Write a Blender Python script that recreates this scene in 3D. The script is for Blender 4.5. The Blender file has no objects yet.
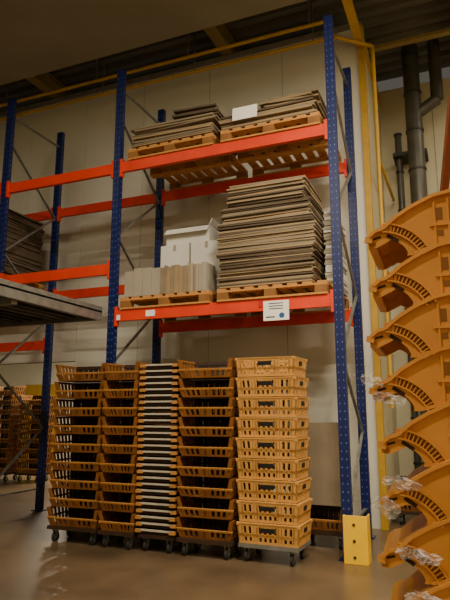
import bpy, math, random
from mathutils import Vector, Matrix
random.seed(7)

# ---------------------------------------------------------------- materials
def lin(h):
    h=h.lstrip('#'); o=[]
    for i in (0,2,4):
        c=int(h[i:i+2],16)/255
        o.append(c/12.92 if c<=.04045 else ((c+.055)/1.055)**2.4)
    return o
def mat(name,hexc,rough=.6,metal=0,var=.15,scale=8,bump=.0,emit=0,hex2=None,stretch=(1,1,1),spec=.4):
    m=bpy.data.materials.new(name); m.use_nodes=True
    nt=m.node_tree; b=nt.nodes['Principled BSDF']
    tc=nt.nodes.new('ShaderNodeTexCoord'); mp=nt.nodes.new('ShaderNodeMapping')
    mp.inputs['Scale'].default_value=stretch
    no=nt.nodes.new('ShaderNodeTexNoise'); no.inputs['Scale'].default_value=scale
    no.inputs['Detail'].default_value=6
    rp=nt.nodes.new('ShaderNodeValToRGB')
    c=lin(hexc); 
    c2=lin(hex2) if hex2 else [x*(1-var) for x in c]
    c1=c if hex2 else [min(1,x*(1+var)) for x in c]
    rp.color_ramp.elements[0].position=.3; rp.color_ramp.elements[1].position=.7
    rp.color_ramp.elements[0].color=(*c2,1); rp.color_ramp.elements[1].color=(*c1,1)
    nt.links.new(tc.outputs['Object'],mp.inputs[0]); nt.links.new(mp.outputs[0],no.inputs['Vector'])
    nt.links.new(no.outputs[0],rp.inputs[0]); nt.links.new(rp.outputs[0],b.inputs['Base Color'])
    b.inputs['Roughness'].default_value=rough; b.inputs['Metallic'].default_value=metal
    b.inputs['Specular IOR Level'].default_value=spec
    if bump:
        bp=nt.nodes.new('ShaderNodeBump'); bp.inputs['Strength'].default_value=bump
        bp.inputs['Distance'].default_value=.01
        nt.links.new(no.outputs[0],bp.inputs['Height']); nt.links.new(bp.outputs[0],b.inputs['Normal'])
    if emit:
        b.inputs['Emission Color'].default_value=(1,.85,.6,1); b.inputs['Emission Strength'].default_value=emit
    return m
M={}
M['wall']=mat('wall_panel','#dedbcc',.5,var=.04,scale=1.2)
M['seam']=mat('panel_seam','#8d8a80',.8)
M['cream']=mat('cream_wall','#c6bd9f',.6,var=.06,scale=1)
M['soffit']=mat('soffit_concrete','#8f8670',.85,var=.08,scale=1.5,bump=.1)
M['deck']=mat('roof_deck','#706d62',.5,.3,var=.15,scale=2)
M['tanbeam']=mat('tan_steel','#8f7c4a',.6,var=.1)
M['floor']=mat('floor_concrete','#7b654b',.32,var=.2,scale=1.1,hex2='#4b3d2e',bump=.08,spec=.5)
M['blue']=mat('rack_blue','#0a1b54',.35,var=.15,spec=.5)
M['hole']=mat('rack_slot','#5f6f9c',.6)
M['orange']=mat('beam_orange','#de3a10',.45,var=.12,scale=4)
M['rust']=mat('rust_orange','#a8501a',.5,var=.2,scale=4)
M['galv']=mat('galvanised','#8f8f8a',.4,.6,var=.2,scale=12)
M['dark']=mat('dark_steel','#3a3935',.5,.4,var=.2)
M['ductm']=mat('duct_metal','#55524a',.45,.5,var=.2,scale=6)
M['grey']=mat('grey_platform','#6c6b63',.45,.3,var=.2,scale=3)
M['yellow']=mat('yellow_guard','#f8c400',.4,var=.06)
M['ypipe']=mat('yellow_pipe','#c49a30',.5,var=.1)
M['wood']=mat('pallet_wood','#bf8546',.75,var=.22,scale=6,stretch=(3,3,20),bump=.2)
M['wood2']=mat('pallet_wood_dark','#8a5c2c',.75,var=.2,scale=6,bump=.2)
M['card']=mat('cardboard','#9a8464',.85,var=.12,scale=5)
M['card2']=mat('cardboard_grey','#897a63',.85,var=.12,scale=5)
M['card3']=mat('cardboard_dark','#5e5040',.9,var=.15,scale=5)
M['gcard']=mat('cardboard_light_grey','#a09786',.8,var=.08,scale=3)
M['white']=mat('white_board','#d6d3c9',.6,var=.04)
M['paper']=mat('paper','#f4f2ea',.7,var=.02)
M['ink']=mat('ink_blue','#2a5a90',.7)
M['inkd']=mat('ink_dark','#555555',.7)
M['red']=mat('red_tag','#b02020',.6)
M['tray']=mat('crate_brown','#875629',.45,var=.25,scale=5)
M['lip']=mat('crate_lip_brown','#b27c40',.45,var=.15,scale=5)
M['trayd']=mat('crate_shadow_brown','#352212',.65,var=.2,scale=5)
M['crate']=mat('crate_tan','#cf9850',.42,var=.1,scale=4)
M['crateo']=mat('crate_orange','#d69f57',.4,var=.1,scale=5)
M['tower']=mat('crate_beige_orange','#dc9a48',.4,var=.1,scale=5)
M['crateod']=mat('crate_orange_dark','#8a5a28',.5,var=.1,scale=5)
M['edge']=mat('tray_edge_grey','#b5ac9a',.45,var=.12,scale=10)
M['rubber']=mat('rubber','#2a2826',.7)
M['black']=mat('handle_opening_dark','#1d1b19',.6)
M['lamp']=mat('lamp_tube','#ffffff',.5,emit=6)
f=bpy.data.materials.new('plastic_film'); f.use_nodes=True
b=f.node_tree.nodes['Principled BSDF']; b.inputs['Base Color'].default_value=(.75,.74,.72,1)
b.inputs['Roughness'].default_value=.15; b.inputs['Alpha'].default_value=.3
no=f.node_tree.nodes.new('ShaderNodeTexNoise'); no.inputs['Scale'].default_value=25
bp=f.node_tree.nodes.new('ShaderNodeBump'); bp.inputs['Strength'].default_value=1
f.node_tree.links.new(no.outputs[0],bp.inputs['Height']); f.node_tree.links.new(bp.outputs[0],b.inputs['Normal'])
M['film']=f

# ---------------------------------------------------------------- mesh builder
class MB:
    def __init__(s): s.v=[]; s.f=[]; s.m=[]; s.sm=[]; s.names=[]; s.T=Matrix.Identity(4)
    def mi(s,n):
        if n not in s.names: s.names.append(n)
        return s.names.index(n)
    def add(s,vs,fs,m,smooth=False):
        o=len(s.v); s.v+=[tuple(s.T@Vector(p)) for p in vs]
        k=s.mi(m)
        for q in fs: s.f.append([o+i for i in q]); s.m.append(k); s.sm.append(smooth)
    def hexa(s,p,m):   # p: 4 bottom ccw, 4 top ccw
        s.add(p,[(3,2,1,0),(4,5,6,7),(0,1,5,4),(1,2,6,5),(2,3,7,6),(3,0,4,7)],m)
    def box(s,x0,x1,y0,y1,z0,z1,m):
        s.hexa([(x0,y0,z0),(x1,y0,z0),(x1,y1,z0),(x0,y1,z0),(x0,y0,z1),(x1,y0,z1),(x1,y1,z1),(x0,y1,z1)],m)
    def rbox(s,c,sz,ang,m,tilt=(0,0)):
        R=Matrix.Translation(c)@Matrix.Rotation(ang,4,'Z')@Matrix.Rotation(tilt[0],4,'X')@Matrix.Rotation(tilt[1],4,'Y')
        T=s.T; s.T=T@R
        x,y,z=[a/2 for a in sz]; s.box(-x,x,-y,y,-z,z,m); s.T=T
    def bar(s,a,b,w,h,m):
        a=Vector(a);b=Vector(b);d=(b-a).normalized()
        up=Vector((0,0,1)) if abs(d.z)<.95 else Vector((0,1,0))
        r=d.cross(up).normalized()*w/2; u=r.cross(d).normalized()*h/2
        s.hexa([a-r-u,b-r-u,b+r-u,a+r-u,a-r+u,b-r+u,b+r+u,a+r+u],m)
    def cyl(s,a,b,r,m,n=16,r2=None):
        a=Vector(a);b=Vector(b);d=(b-a).normalized(); r2=r if r2 is None else r2
        up=Vector((0,0,1)) if abs(d.z)<.9 else Vector((1,0,0))
        x=d.cross(up).normalized();y=d.cross(x)
        vs=[];
        for c,rr in((a,r),(b,r2)):
            for i in range(n):
                t=2*math.pi*i/n; vs.append(c+x*math.cos(t)*rr+y*math.sin(t)*rr)
        s.add(vs,[(i,(i+1)%n,n+(i+1)%n,n+i) for i in range(n)],m,True)
        s.add(vs,[tuple(range(n))[::-1],tuple(range(n,2*n))],m)
    def prism(s,pts,y0,y1,m): # pts in xz
        n=len(pts); vs=[(p[0],y0,p[1]) for p in pts]+[(p[0],y1,p[1]) for p in pts]
        s.add(vs,[tuple(range(n)),tuple(range(n,2*n))[::-1]]+[(i,n+i,n+(i+1)%n,(i+1)%n) for i in range(n)],m)
    def done(s,name,bevel=0):
        me=bpy.data.meshes.new(name); me.from_pydata(s.v,[],s.f)
        for n in s.names: me.materials.append(M[n])
        me.polygons.foreach_set('material_index',s.m); me.polygons.foreach_set('use_smooth',s.sm)
        me.update()
        o=bpy.data.objects.new(name,me); bpy.context.collection.objects.link(o)
        if bevel:
            md=o.modifiers.new('bevel','BEVEL'); md.width=bevel; md.segments=2; md.limit_method='ANGLE'
        return o

# ---------------------------------------------------------------- room shell
XL,XR,YB,YF=-13,4.2,-4,9.0
ROOF=6.95
b=MB(); b.box(XL,XR,YB,14,-.1,0,'floor'); b.done('floor')
WY=7.3
b=MB()
def panels(x0,x1,z0,z1,w=1.15):
    x=x1
    while x>x0+.01:
        xa=max(x0,x-w); b.box(xa+.004,x-.004,WY,WY+.12,z0,z1,'wall'); x=xa
    b.box(x0+.01,x1-.01,WY+.006,WY+.11,z0,z1-.01,'seam')
panels(-5.55,-1.0,0,6.6)
panels(-13,-5.55,2.12,6.6)
b.box(-13,-10,WY,WY+.12,0,2.12,'wall')
b.box(-13,-1.0,WY-.03,WY+.14,6.6,6.68,'seam')
b.done('wall_back')
b=MB(); b.box(-1.12,-1.0,WY+.13,YF,0,6.6,'cream'); 
b.done('wall_return')
b=MB(); b.box(-1.12,XR,YF,YF+.15,0,6.55,'cream')
for i in range(4): b.box(-.2+i*1.15,-.19+i*1.15,YF-.005,YF,0,6.55,'seam')
b.done('wall_right_back')
b=MB(); b.box(XR,XR+.15,YB,YF,0,ROOF,'cream'); b.done('wall_right')
b=MB(); b.box(XL-.15,XL,YB,14,0,ROOF,'cream'); b.done('wall_left')
b=MB(); b.box(XL,XR,YB-.15,YB,0,ROOF,'cream'); b.done('wall_front')
b=MB(); b.box(-13,-4.9,13,13.15,0,3.2,'wall'); b.box(-5.0,-4.9,7.5,13,0,3.2,'wall')
b.box(-11.5,-10.4,12.97,13.0,0,2.1,'ypipe')
b.done('wall_back_room')
b=MB(); b.box(-13,-4.9,7.44,13.2,3.2,3.3,'wall'); b.done('ceiling_back_room')
b=MB(); b.box(-1.05,-.97,WY-.04,WY+.04,0,6.6,'ypipe'); b.done('trim_1')
b=MB(); b.box(-1.07,-.97,6.12,YF-.02,6.28,6.38,'ypipe'); b.done('trim_2')
# corrugated roof deck
b=MB(); pts=[]; y=4.0
while y<YF+.3:
    pts+=[(y,ROOF),(y+.10,ROOF),(y+.13,ROOF+.07),(y+.22,ROOF+.07)]; y+=.25
n=len(pts)
vs=[(XL,p[0],p[1]) for p in pts]+[(XR,p[0],p[1]) for p in pts]
b.add(vs,[(i,i+1,n+i+1,n+i) for i in range(n-1)],'deck')
b.box(XL,XR,4,YF+.3,ROOF+.1,ROOF+.15,'deck')
b.done('ceiling_deck')
b=MB(); b.box(XL,XR,YB,6.1,6.28,6.42,'soffit'); b.box(XL,XR,5.95,6.1,6.42,6.92,'soffit')
b.done('ceiling')
b=MB()
for x in (-9.4,-6.2,-3.0,.25):
    b.box(x-.09,x+.09,6.12,YF-.02,ROOF-.26,ROOF-.245,'tanbeam'); b.box(x-.01,x+.01,6.12,YF-.02,ROOF-.245,ROOF-.02,'tanbeam')
    b.box(x-.09,x+.09,6.12,YF-.02,ROOF-.02,ROOF-.002,'tanbeam')
b.box(XL+.05,XR-.05,7.9,8.0,ROOF-.32,ROOF-.27,'tanbeam')
b.done('roof_beam')
# horizontal yellow pipes
b=MB()
b.cyl((XL+.1,6.95,6.3),(-1.3,6.95,6.3),.025,'ypipe'); b.cyl((XL+.1,6.75,6.42),(-1.3,6.75,6.42),.025,'ypipe')
for x in (-9,-7,-5,-3.4,-1.6): b.cyl((x,6.95,6.3),(x,6.95,ROOF-.05),.012,'galv'); b.cyl((x,6.75,6.42),(x,6.75,ROOF-.05),.012,'galv')
b.cyl((-1.3,6.95,6.3),(-.85,7.2,6.2),.025,'ypipe'); b.cyl((-.85,7.2,6.2),(-.85,7.2,1.4),.026,'ypipe')
b.cyl((-.85,7.2,4.6),(-.85,8.9,4.6),.022,'ypipe')
b.done('gas_pipe')
# ventilation ducts
b=MB()
def duct(x,y,r,z0,z1,step=.62):
    b.cyl((x,y,z0),(x,y,z1),r,'ductm',24)
    z=z0
    while z<z1: b.cyl((x,y,z),(x,y,z+.03),r+.012,'dark',24); z+=step
duct(-.45,8.5,.12,3.0,ROOF-.05); duct(-.72,8.75,.05,.01,5.6)
b.box(-.8,-.3,8.6,YF-.01,5.2,5.25,'dark'); b.box(-.8,-.3,8.6,YF-.01,3.9,3.95,'dark')
b.cyl((-.45,8.5,5.75),(-.1,8.5,5.95),.09,'ductm',20); b.cyl((-.1,8.5,5.95),(-.1,8.5,ROOF-.05),.09,'ductm',20)
b.box(-.65,-.3,8.3,8.7,2.6,3.0,'ductm'); b.box(-.62,-.33,8.33,8.67,.01,2.6,'dark')
b.done('ventilation_duct')

# ---------------------------------------------------------------- pallet rack
FY,RY=5.71,6.78; TOP=5.68
PX=[-1.135,-3.83,-5.64,-8.34]
b=MB()
def upright(x,y):
    w=.095
    b.box(x-w/2,x+w/2,y-.035,y+.035,.012,TOP,'blue')
    b.box(x-.08,x+.08,y-.07,y+.07,0,.012,'blue')
    z=.15
    while z<TOP-.08:
        for dx in(-.024,.024):
            b.box(x+dx-.004,x+dx+.004,y-.0365,y-.035,z,z+.016,'hole')
        b.box(x+w/2,x+w/2+.0015,y-.010,y+.010,z+.03,z+.042,'hole')
        z+=.075
for i,x in enumerate(PX):
    upright(x,FY); upright(x,RY)
    zz=.35; k=0
    while zz<TOP-.9:
        z2=zz+.78
        a,c=(FY+.03,RY-.03) if k%2==0 else (RY-.03,FY+.03)
        b.bar((x,a,zz),(x,c,z2),.03,.022,'galv'); zz=z2; k+=1
    b.bar((x,FY+.03,.3),(x,RY-.03,.3),.03,.022,'galv'); b.bar((x,FY+.03,TOP-.25),(x,RY-.03,TOP-.25),.03,.022,'galv')
def beam(x0,x1,y,zt,h=.13):
    b.box(x0+.05,x1-.05,y-.03,y+.02,zt-h,zt,'orange')
    for xx in(x0+.048,x1-.048):
        s_=.03 if xx<(x0+x1)/2 else -.03
        b.box(min(xx,xx+s_),max(xx,xx+s_),y-.04,y+.02,zt-h-.06,zt+.04,'orange')
lv={0:[2.53,4.40],1:[3.11,4.40],2:[2.38,3.11,4.40]}
for i in range(3):
    for zt in lv[i]:
        for y in(FY,RY): beam(PX[i+1],PX[i],y,zt)
b.done('pallet_rack')
# yellow protector
b=MB()
x,y=-1.02,5.56
b.box(x-.13,x+.09,y,y+.012,.0,.42,'yellow'); b.box(x+.078,x+.09,y+.012,y+.17,0,.42,'yellow'); b.box(x-.13,x-.118,y+.012,y+.05,0,.42,'yellow')
for z in(.06,.2,.34): b.cyl((x-.03,y-.006,z),(x-.03,y,z),.014,'dark',10)
b.done('upright_protector',.004)

def sign(x,z,w,h,name,logo=True):
    b=MB(); y=FY-.034
    b.box(x-w/2,x+w/2,y-.002,y,z-h,z,'paper')
    if logo:
        for k in range(3): b.box(x-w*.28,x+w*.28,y-.003,y-.002,z-.035-k*.028,z-.024-k*.028,'inkd')
        b.box(x-w*.4,x-w*.05,y-.003,y-.002,z-h+.03,z-h+.045,'inkd')
        b.cyl((x+w*.22,y-.003,z-h+.05),(x+w*.22,y-.002,z-h+.05),.03,'ink',16)
    b.done(name)
sign(-1.79,2.50,.28,.21,'paper_sign'); sign(-3.3,2.5,.12,.07,'beam_label',False); sign(-3.74,2.47,.07,.06,'beam_label.001',False)
b=MB(); b.box(-1.98,-1.94,FY-.036,FY-.031,2.44,2.52,'red'); b.done('red_tag')

# ---------------------------------------------------------------- pallets and loads
def pallet(x0,x1,y0,y1,z,name):
    b=MB(); n=8; w=(x1-x0)
    for k in range(3):
        yy=y0+(y1-y0-.1)*k/2
        b.box(x0,x1,yy,yy+.1,z+.002,z+.022,'wood')
        for j in range(3):
            xx=x0+(w-.13)*j/2; b.box(xx,xx+.13,yy,yy+.1,z+.022,z+.1,'wood2')
        b.box(x0,x1,yy,yy+.1,z+.1,z+.12,'wood')
    for j in range(n):
        xx=x0+(w-.1)*j/(n-1); b.box(xx,xx+.1,y0,y1,z+.12,z+.142,'wood')
    return b.done(name)
def flats(name,x0,x1,y0,y1,z0,z1,th=.022,jit=.02,mats=('card','card2','card3'),cuts=None,rot=.02,tl=.008):
    b=MB(); z=z0
    while z<z1:
        t=th*random.uniform(.7,1.3); cx=(x0+x1)/2; cy=(y0+y1)/2; w=x1-x0; d=y1-y0
        if cuts:
            for zc,a,c in cuts:
                if z>zc: cx=(a+c)/2; w=c-a
        q=0 if z-z0<.04 else 1
        b.rbox((cx+random.uniform(-jit,jit),cy+random.uniform(-jit,jit),z+t/2),(w-random.random()*jit*2,d-random.random()*jit,t-.003),random.uniform(-rot,rot)*q,random.choice(mats),(random.uniform(-.004,.004)*q,random.uniform(-tl,tl)*q))
        z+=t
    return b.done(name)
PY0,PY1=5.66,6.84
pallet(-3.66,-2.52,PY0,PY1,4.40,'wooden_pallet'); pallet(-2.42,-1.26,PY0,PY1,4.40,'wooden_pallet.001')
pallet(-3.70,-2.55,PY0,PY1,2.53,'wooden_pallet.002'); pallet(-2.46,-1.24,PY0,PY1,2.53,'wooden_pallet.003')
flats('flattened_box_stack',-3.66,-2.52,5.72,6.5,4.56,4.86,.022,.04,rot=.05)
flats('flattened_box_stack.001',-3.2,-2.58,5.9,6.7,4.89,5.06,.022,.05,rot=.1)
flats('flattened_box_stack.002',-2.46,-1.30,5.72,6.5,4.56,4.74,.022,.03,rot=.03)
flats('flattened_box_stack.003',-1.98,-1.34,5.9,6.7,4.77,4.95,.022,.05,rot=.08)
b=MB(); b.rbox((-2.12,5.66,4.71),(.30,.004,.16),0,'paper',(-.08,0)); b.done('paper_sheet')
flats('flattened_box_stack.004',-2.46,-1.38,5.70,6.5,2.685,3.86,.018,.018,cuts=[(3.0,-2.48,-1.36),(3.42,-2.42,-1.40),(3.62,-2.35,-1.46)],rot=.02,tl=.012)
flats('flattened_box_stack.005',-1.33,-1.22,6.0,6.7,2.685,3.5,.03,.01,mats=('gcard','white'))
b=MB(); xx=-3.66
while xx<-2.60:
    t=random.uniform(.03,.06) if xx>-3.3 else .12; hh=.32+random.uniform(-.015,.015)
    b.box(xx,min(xx+t-.003,-2.55),5.68+random.random()*.01,5.94,2.68,2.68+hh,random.choice(('card2','gcard','card')) if xx>-3.3 else 'gcard'); xx+=t
b.done('folded_carton_bundle')
def carton(name,x0,x1,y0,y1,z0,z1,m='white',open_=True):
    b=MB(); t=.012
    b.box(x0,x1,y0,y0+t,z0,z1,m); b.box(x0,x1,y1-t,y1,z0,z1,m); b.box(x0,x0+t,y0+t,y1-t,z0,z1,m); b.box(x1-t,x1,y0+t,y1-t,z0,z1,m); b.box(x0+t,x1-t,y0+t,y1-t,z0,z0+t,m)
    if open_:
        b.hexa([(x0,y0,z1),(x1,y0,z1),(x1,y0+t,z1),(x0,y0+t,z1),(x0-.0,y0-.07,z1-.08),(x1,y0-.07,z1-.08),(x1,y0-.06,z1-.07),(x0,y0-.06,z1-.07)],m)
        b.hexa([(x1-t,y0,z1),(x1,y0,z1),(x1,y1,z1),(x1-t,y1,z1),(x1+.03,y0,z1+.08),(x1+.04,y0,z1+.08),(x1+.04,y1,z1+.08),(x1+.03,y1,z1+.08)],m)
        b.hexa([(x0,y1-t,z1),(x1,y1-t,z1),(x1,y1,z1),(x0,y1,z1),(x0,y1+.05,z1+.08),(x1,y1+.05,z1+.08),(x1,y1+.06,z1+.08),(x0,y1+.06,z1+.08)],m)
    else:
        b.box(x0,x1,y0,y1,z1,z1+t,m); b.box((x0+x1)/2-.02,(x0+x1)/2+.02,y0-.001,y0,z1-.07,z1+t,'gcard')
    return b.done(name)
carton('white_carton',-3.36,-2.98,6.0,6.4,2.68,3.34,open_=False)
carton('white_carton.001',-2.95,-2.54,6.0,6.4,2.68,3.34,open_=False)
carton('white_carton.002',-3.30,-2.72,6.03,6.38,3.36,3.56,open_=True)
pallet(-7.1,-5.85,PY0,PY1,3.11,'wooden_pallet.004')
flats('flattened_box_stack.006',-7.1,-5.80,5.72,6.72,3.26,4.15,.025,.02,mats=('card3','card3'))

# ---------------------------------------------------------------- grey steel platform
b=MB()
x0,x1,y0,y1,z=-8.1,-3.92,1.2,5.62,2.47
b.box(x0,x1,y0,y1,z+.03,z+.05,'grey')
b.box(x1-.05,x1,y0,y1,z-.06,z+.10,'galv'); b.box(x0,x1-.05,y1-.05,y1,z-.06,z+.08,'grey')
xx=x0+.1
while xx<x1-.1: b.box(xx,xx+.05,y0,y1-.05,z-.02,z+.03,'dark' if int(xx*10)%2 else 'grey'); xx+=.16
for yy in(1.6,2.9,4.2): b.box(x0,x1-.05,yy,yy+.08,z-.1,z-.02,'galv')
for px,py in((x0+.05,y0+.05),(x1-.1,y0+.05),(x0+.05,y1-.1)): b.box(px,px+.07,py,py+.07,0,z-.02,'galv')
b.done('steel_platform')

# ---------------------------------------------------------------- crates
def panel(b,c0,c1,t0,t1,thick,m,A,B,C,D):
    A,B,C,D=map(Vector,(A,B,C,D))
    P=lambda u,v:(A*(1-u)+B*u)*(1-v)+(D*(1-u)+C*u)*v
    nrm=(B-A).cross(D-A).normalized()*thick
    q=[P(c0,t0),P(c1,t0),P(c1,t1),P(c0,t1)]
    b.hexa([q[0],q[1],q[1]-nrm,q[0]-nrm,q[3],q[2],q[2]-nrm,q[3]-nrm],m)
def lattice(b,A,B,C,D,n,m,thick=.01,rail=.16,mid=None,full=(),slat=.45,lipm=None):
    g=lambda *a:panel(b,*a,A,B,C,D)
    g(0,1,0,rail,thick,m); g(0,1,1-rail,1,thick*2,lipm or m)
    if mid: g(0,1,mid-.05,mid+.05,thick,m)
    for i in range(n+1):
        c=i/n; h=slat/n/2
        g(max(0,c-h),min(1,c+h),rail,1-rail,thick,m)
    for a,c in full: g(a,c,rail,1-rail,thick,m)
def dolly(b,w,d,m='trayd'):
    b.box(-w/2,w/2,-d/2,d/2,.13,.165,m)
    for sx in(-1,1):
        for sy in(-1,1):
            x=sx*(w/2-.07); y=sy*(d/2-.06)
            b.cyl((x-.014,y,.05),(x+.014,y,.05),.05,'rubber',14)
            b.cyl((x-.016,y,.05),(x+.016,y,.05),.022,'galv',10)
            b.box(x-.022,x-.017,y-.02,y+.02,.05,.13,'galv'); b.box(x+.017,x+.022,y-.02,y+.02,.05,.13,'galv')
            b.box(x-.03,x+.03,y-.03,y+.03,.12,.13,'galv')
def open_tray(b,w,d,z,h,m='tray'):
    """bakery tray: low slotted front, full-height back and ends"""
    i=.035; W=w/2; D=d/2; fh=h*.46; zf=z+fh; zs=z+h*.97
    def at(zz): k=(zz-z)/h*i; return W-i+k, D-i+k
    a,c=at(z); 
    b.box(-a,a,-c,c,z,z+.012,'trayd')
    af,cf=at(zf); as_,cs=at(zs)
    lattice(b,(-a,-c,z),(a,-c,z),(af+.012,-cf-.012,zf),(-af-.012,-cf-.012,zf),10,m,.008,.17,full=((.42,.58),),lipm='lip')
    lattice(b,(a,c,z),(-a,c,z),(-as_,cs,zs),(as_,cs,zs),9,'trayd',.008,.2,mid=.5,slat=.85)  # back wall coloured dark brown so the tray interior looks shaded
    lattice(b,(a,-c,z),(a,c,z),(as_,cs,zs),(as_,-cs,zs),6,m,.008,.12,mid=.5,slat=.55)
    lattice(b,(-a,c,z),(-a,-c,z),(-as_,-cs,zs),(-as_,cs,zs),6,m,.008,.12,mid=.5,slat=.55)
    for sx in(-1,1):
        for sy in(-1,1):
            x1=sx*a; y1=sy*c; 
            b.hexa([(x1,y1,z),(x1-sx*.05,y1,z),(x1-sx*.05,y1-sy*.008,z),(x1,y1-sy*.008,z),
                    (sx*as_,sy*cs,zs),(sx*(as_-.035),sy*cs,zs),(sx*(as_-.035),sy*(cs-.008),zs),(sx*as_,sy*(cs-.008),zs)],m)
def place(b,x0,x1,y0,y1,ang=0):
    b.T=Matrix.Translation(((x0+x1)/2,(y0+y1)/2,0))@Matrix.Rotation(ang,4,'Z')
def tray_stack(name,x0,x1,y0,y1,n=9,h=.19,ang=0,m='tray'):
    b=MB(); place(b,x0,x1,y0,y1,ang); w=x1-x0;d=y1-y0; dolly(b,w*.96,d*.96); B=b.T.copy()
    for k in range(n):
        b.T=B@Matrix.Translation((random.uniform(-.008,.008),random.uniform(-.008,.008),0))@Matrix.Rotation(random.uniform(-.018,.018),4,'Z')
        open_tray(b,w,d,.166+k*h,h,m)
    return b.done(name)
def nested_stack(name,x0,x1,y0,y1,n=27,h=.0625):
    b=MB(); place(b,x0,x1,y0,y1); w=x1-x0;d=y1-y0; dolly(b,w*.96,d*.96); B=b.T.copy()
    for k in range(n):
        b.T=B@Matrix.Translation((random.uniform(-.006,.006),random.uniform(-.006,.006),0))@Matrix.Rotation(random.uniform(-.015,.015),4,'Z')
        z=.166+k*h; W=w/2;D=d/2
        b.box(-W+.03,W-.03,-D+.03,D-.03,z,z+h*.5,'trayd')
        zt=z+h*.5
        b.box(-W,W,-D,-D+.02,zt,zt+.017,'edge'); b.box(-W,W,D-.02,D,zt,zt+.017,'edge')
        b.box(-W,-W+.02,-D+.02,D-.02,zt,zt+.017,'tray'); b.box(W-.02,W,-D+.02,D-.02,zt,zt+.017,'tray')
        b.box(-W-.012,-W+.05,-D-.01,-D+.03,zt-.014,zt+.016,'lip'); b.box(W-.05,W+.012,-D-.01,-D+.03,zt-.014,zt+.016,'lip')
    return b.done(name)
def closed_stack(name,x0,x1,y0,y1,n=9,h=.19,ang=0):
    b=MB(); place(b,x0,x1,y0,y1,ang); w=x1-x0;d=y1-y0; dolly(b,w*.96,d*.96,'galv'); B=b.T.copy()
    for k in range(n):
        b.T=B@Matrix.Translation((random.uniform(-.008,.008),random.uniform(-.008,.008),0))@Matrix.Rotation(random.uniform(-.015,.015),4,'Z')
        z=.166+k*h; W=w/2;D=d/2;i=.018; zt=z+h*.93
        a,c=W-i,D-i; m='crate'
        b.box(-a,a,-c,c,z,z+.014,'crateod')
        for (A,Bc,C,Dc,nn) in (((-a,-c,z),(a,-c,z),(W,-D,zt),(-W,-D,zt),12),((a,-c,z),(a,c,z),(W,D,zt),(W,-D,zt),8),
                          ((a,c,z),(-a,c,z),(-W,D,zt),(W,D,zt),12),((-a,c,z),(-a,-c,z),(-W,-D,zt),(-W,D,zt),8)):
            lattice(b,A,Bc,C,Dc,nn,m,.009,.13,mid=.42,slat=.5,full=((0,.09),(.91,1)))
            panel(b,.0,1,.34,.50,.014,m,A,Bc,C,Dc)
            panel(b,.28,.34,.13,.87,.014,m,A,Bc,C,Dc); panel(b,.66,.72,.13,.87,.014,m,A,Bc,C,Dc)
            panel(b,-.01,1.01,.90,1.03,.022,'crateo',A,Bc,C,Dc)
            panel(b,.38,.62,.60,.82,-.002,'black',A,Bc,C,Dc)  # black plate paints in the darkness of the handle opening
            panel(b,.38,.62,.76,.88,.02,m,A,Bc,C,Dc)
    return b.done(name)
Y0,Y1=5.24,5.64
tray_stack('bread_tray_stack',-4.26,-3.62,Y0,Y1,ang=.03)
tray_stack('bread_tray_stack.001',-3.60,-3.16,Y0-.02,Y1-.02)
nested_stack('nested_tray_stack',-3.14,-2.72,Y0,Y1)
tray_stack('bread_tray_stack.002',-2.70,-2.10,Y0-.02,Y1-.02)
closed_stack('crate_stack',-2.07,-1.47,Y0,Y1+.03,ang=-.03)
tray_stack('bread_tray_stack.003',-9.1,-8.5,9.2,9.6,n=9); tray_stack('bread_tray_stack.004',-8.4,-7.8,9.3,9.7,n=8)
tray_stack('bread_tray_stack.005',-4.6,-4.0,6.02,6.42,n=8); tray_stack('bread_tray_stack.006',-2.75,-2.15,6.02,6.42,n=8); tray_stack('bread_tray_stack.008',-3.55,-2.95,6.02,6.42,n=8)
b=MB(); b.T=Matrix.Translation((-1.47,6.25,0)); dolly(b,.5,.4)
for k in range(12): b.box(-.25,.25,-.2+k*.033,-.2+k*.033+.026,.17 if k>3 else .42,1.24-.02*(k%3),random.choice(('card2','gcard')))
b.T=Matrix.Translation((-1.47,6.12,0)); open_tray(b,.48,.14,.17,.23)
b.done('carton_sheet_trolley')
tray_stack('bread_tray_stack.007',-.95,-.4,7.6,8.0,n=2)

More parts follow.
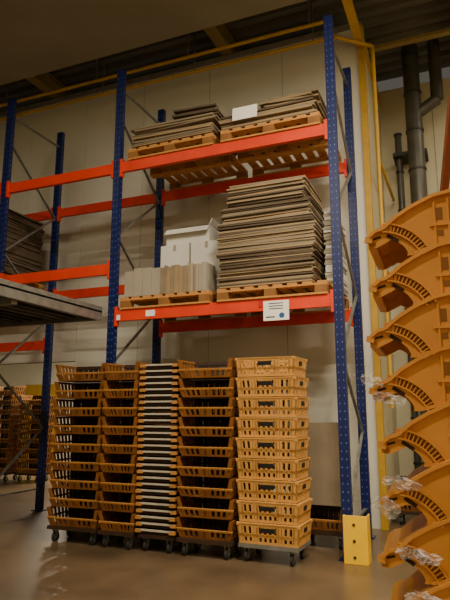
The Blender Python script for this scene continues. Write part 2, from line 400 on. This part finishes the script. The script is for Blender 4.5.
# ---------------------------------------------------------------- foreground crate tower (right)
b=MB()
base=Matrix.Translation((-.322,2.26,0))@Matrix.Rotation(math.radians(4),4,'Z')
def arc(cx,cz,r,a0,a1,n): return [(cx+r*math.cos(math.radians(a0+(a1-a0)*i/n)),cz+r*math.sin(math.radians(a0+(a1-a0)*i/n))) for i in range(n+1)]
PH=.198
def sector_crate(z,dx):
    b.T=base@Matrix.Translation((dx,0,z))@Matrix.Rotation(random.uniform(-.03,.03),4,'Z')
    top=[(0,.062),(.006,.085),(.03,.105),(.06,.112),(.11,.155),(.17,.19),(.25,.225),(.34,.24),(.60,.245)]
    prof=top+[(.60,.06),(.34,.045),(.25,.02),(.17,.0),(.145,.0)]+arc(.06,-.02,.095,20,72,5)+[(.07,.06),(.03,.042),(.008,.045)]
    for y in(0,.372): b.prism(prof,y,y+.012,'tower')
    for p,q in zip(top,top[1:]): b.bar((p[0],-.008,p[1]),(q[0],-.008,q[1]),.03,.013,'tower')
    for p,q in zip(top[1:],top[2:]): b.hexa([(p[0],0,p[1]-.006),(q[0],0,q[1]-.006),(q[0],.384,q[1]-.006),(p[0],.384,p[1]-.006),(p[0],0,p[1]),(q[0],0,q[1]),(q[0],.384,q[1]),(p[0],.384,p[1])],'tower')
    b.box(.0,.03,0,.384,.045,.065,'tower')
    A1=arc(.04,-.07,.205,22,84,14); A2=arc(.04,-.07,.172,22,84,14)
    for A_ in(A1,A2):
        for p,q in zip(A_,A_[1:]): b.bar((p[0],-.008,p[1]),(q[0],-.008,q[1]),.022,.006,'tower')
    for p,q in zip(A1[1:],A2[1:]): b.bar((p[0],-.006,p[1]),(q[0],-.006,q[1]),.012,.0045,'tower')
    A3=arc(.04,-.07,.188,24,82,14)
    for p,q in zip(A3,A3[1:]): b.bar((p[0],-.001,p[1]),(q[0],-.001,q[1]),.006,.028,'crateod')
    b.bar((.075,-.001,.088),(.115,-.001,.06),.005,.014,'trayd')
    b.bar((.012,-.001,.075),(.05,-.001,.085),.005,.008,'trayd')
    for k in range(5):
        x=.262+k*.05; zb=.03+min(.03,k*.012)
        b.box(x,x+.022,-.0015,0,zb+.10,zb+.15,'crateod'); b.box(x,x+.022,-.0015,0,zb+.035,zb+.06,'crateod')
        b.box(x-.012,x-.005,-.010,0,zb,zb+.175,'tower')
    b.box(.235,.60,-.012,0,.105,.118,'tower')
    b.bar((.17,-.006,.006),(.34,-.006,.05),.014,.012,'tower')
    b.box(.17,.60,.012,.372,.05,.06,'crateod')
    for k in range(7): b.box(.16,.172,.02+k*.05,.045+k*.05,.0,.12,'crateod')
n=10
for k in range(n):
    sector_crate(.155+k*PH+.012,.014*math.sin(k*1.7)-(k-4)*.0015)
b.T=base@Matrix.Translation((.32,.19,0)); dolly(b,.5,.36)
b.T=Matrix.Identity(4)
def film(cx,cy,cz,w,h,seed):
    r=random.Random(seed); nx,nz=10,8; vs=[];
    for i in range(nx):
        for j in range(nz):
            u=i/(nx-1)-.5; v=j/(nz-1)-.5
            vs.append((cx+u*w*(1-.4*abs(v))+r.uniform(-.006,.006),cy+r.uniform(-.012,.012)-.02*math.sin(u*9),cz-.4*u*h+v*h*(1-.8*abs(u))+r.uniform(-.007,.007)))
    b.add(vs,[(i*nz+j,(i+1)*nz+j,(i+1)*nz+j+1,i*nz+j+1) for i in range(nx-1) for j in range(nz-1)],'film',False)
for i,(fx,fz,fw,fh) in enumerate(((-.33,1.47,.08,.05),(-.27,1.40,.12,.05),(-.24,1.10,.14,.05),(-.30,1.02,.10,.07),(-.20,.86,.16,.05),(-.18,.72,.16,.05))):
    film(fx,2.225,fz,fw,fh,i+1)
b.done('folding_crate_tower')

# side rack on the right
b=MB()
b.bar((-.10,6.05,3.45),(.24,1.5,3.45),.06,.13,'rust')
b.box(-.12,-.02,6.06,6.14,0,3.6,'rust')
b.box(.19,.29,1.40,1.49,0,3.6,'rust')
b.bar((1.0,6.05,3.45),(1.3,1.5,3.45),.06,.13,'rust'); b.box(.97,1.07,6.06,6.14,0,3.6,'rust'); b.box(1.25,1.35,1.40,1.49,0,3.6,'rust')
b.bar((-.03,6.1,3.3),(1.02,6.1,3.3),.03,.03,'galv'); b.bar((.2,1.45,3.3),(1.3,1.45,3.3),.03,.03,'galv')
b.done('side_rack')

# ---------------------------------------------------------------- lights (fixtures)
def fixture(x,y,z,power,name,L=1.5,col=(1,.88,.68),along='X'):
    b=MB(); hx,hy=(L/2,.09) if along=='X' else (.09,L/2)
    b.box(x-hx,x+hx,y-hy,y+hy,z,z+.06,'white')
    if along=='X': b.cyl((x-hx+.03,y,z-.02),(x+hx-.03,y,z-.02),.015,'lamp',10)
    else: b.cyl((x,y-hy+.03,z-.02),(x,y+hy-.03,z-.02),.015,'lamp',10)
    o1=b.done(name)
    ld=bpy.data.lights.new(name+'_light','AREA'); ld.shape='RECTANGLE'; ld.size=hx*2; ld.size_y=hy*2
    ld.energy=power; ld.color=col
    o=bpy.data.objects.new(name+'_light',ld); o.location=(x,y,z-.05); bpy.context.collection.objects.link(o); o.parent=o1
fixture(.2,2.2,6.2,450,'fluorescent_lamp'); fixture(-5.0,1.0,6.2,70,'fluorescent_lamp.001')
fixture(2.2,3.6,6.2,240,'fluorescent_lamp.002'); fixture(-2.0,-1.5,6.2,200,'fluorescent_lamp.003')
fixture(-7.5,10.5,3.1,210,'fluorescent_lamp.004'); fixture(1.6,7.6,6.3,40,'fluorescent_lamp.005',along='Y')

w=bpy.data.worlds.new('World'); bpy.context.scene.world=w; w.use_nodes=True
w.node_tree.nodes['Background'].inputs[0].default_value=(.9,.8,.65,1); w.node_tree.nodes['Background'].inputs[1].default_value=.1

cd=bpy.data.cameras.new('camera'); cam=bpy.data.objects.new('camera',cd); bpy.context.collection.objects.link(cam)
cam.location=(0,0,1.353); cam.rotation_euler=(math.radians(101),0,math.radians(22.66))
cd.sensor_width=36; cd.lens=34.5; cd.clip_start=.05
bpy.context.scene.camera=cam
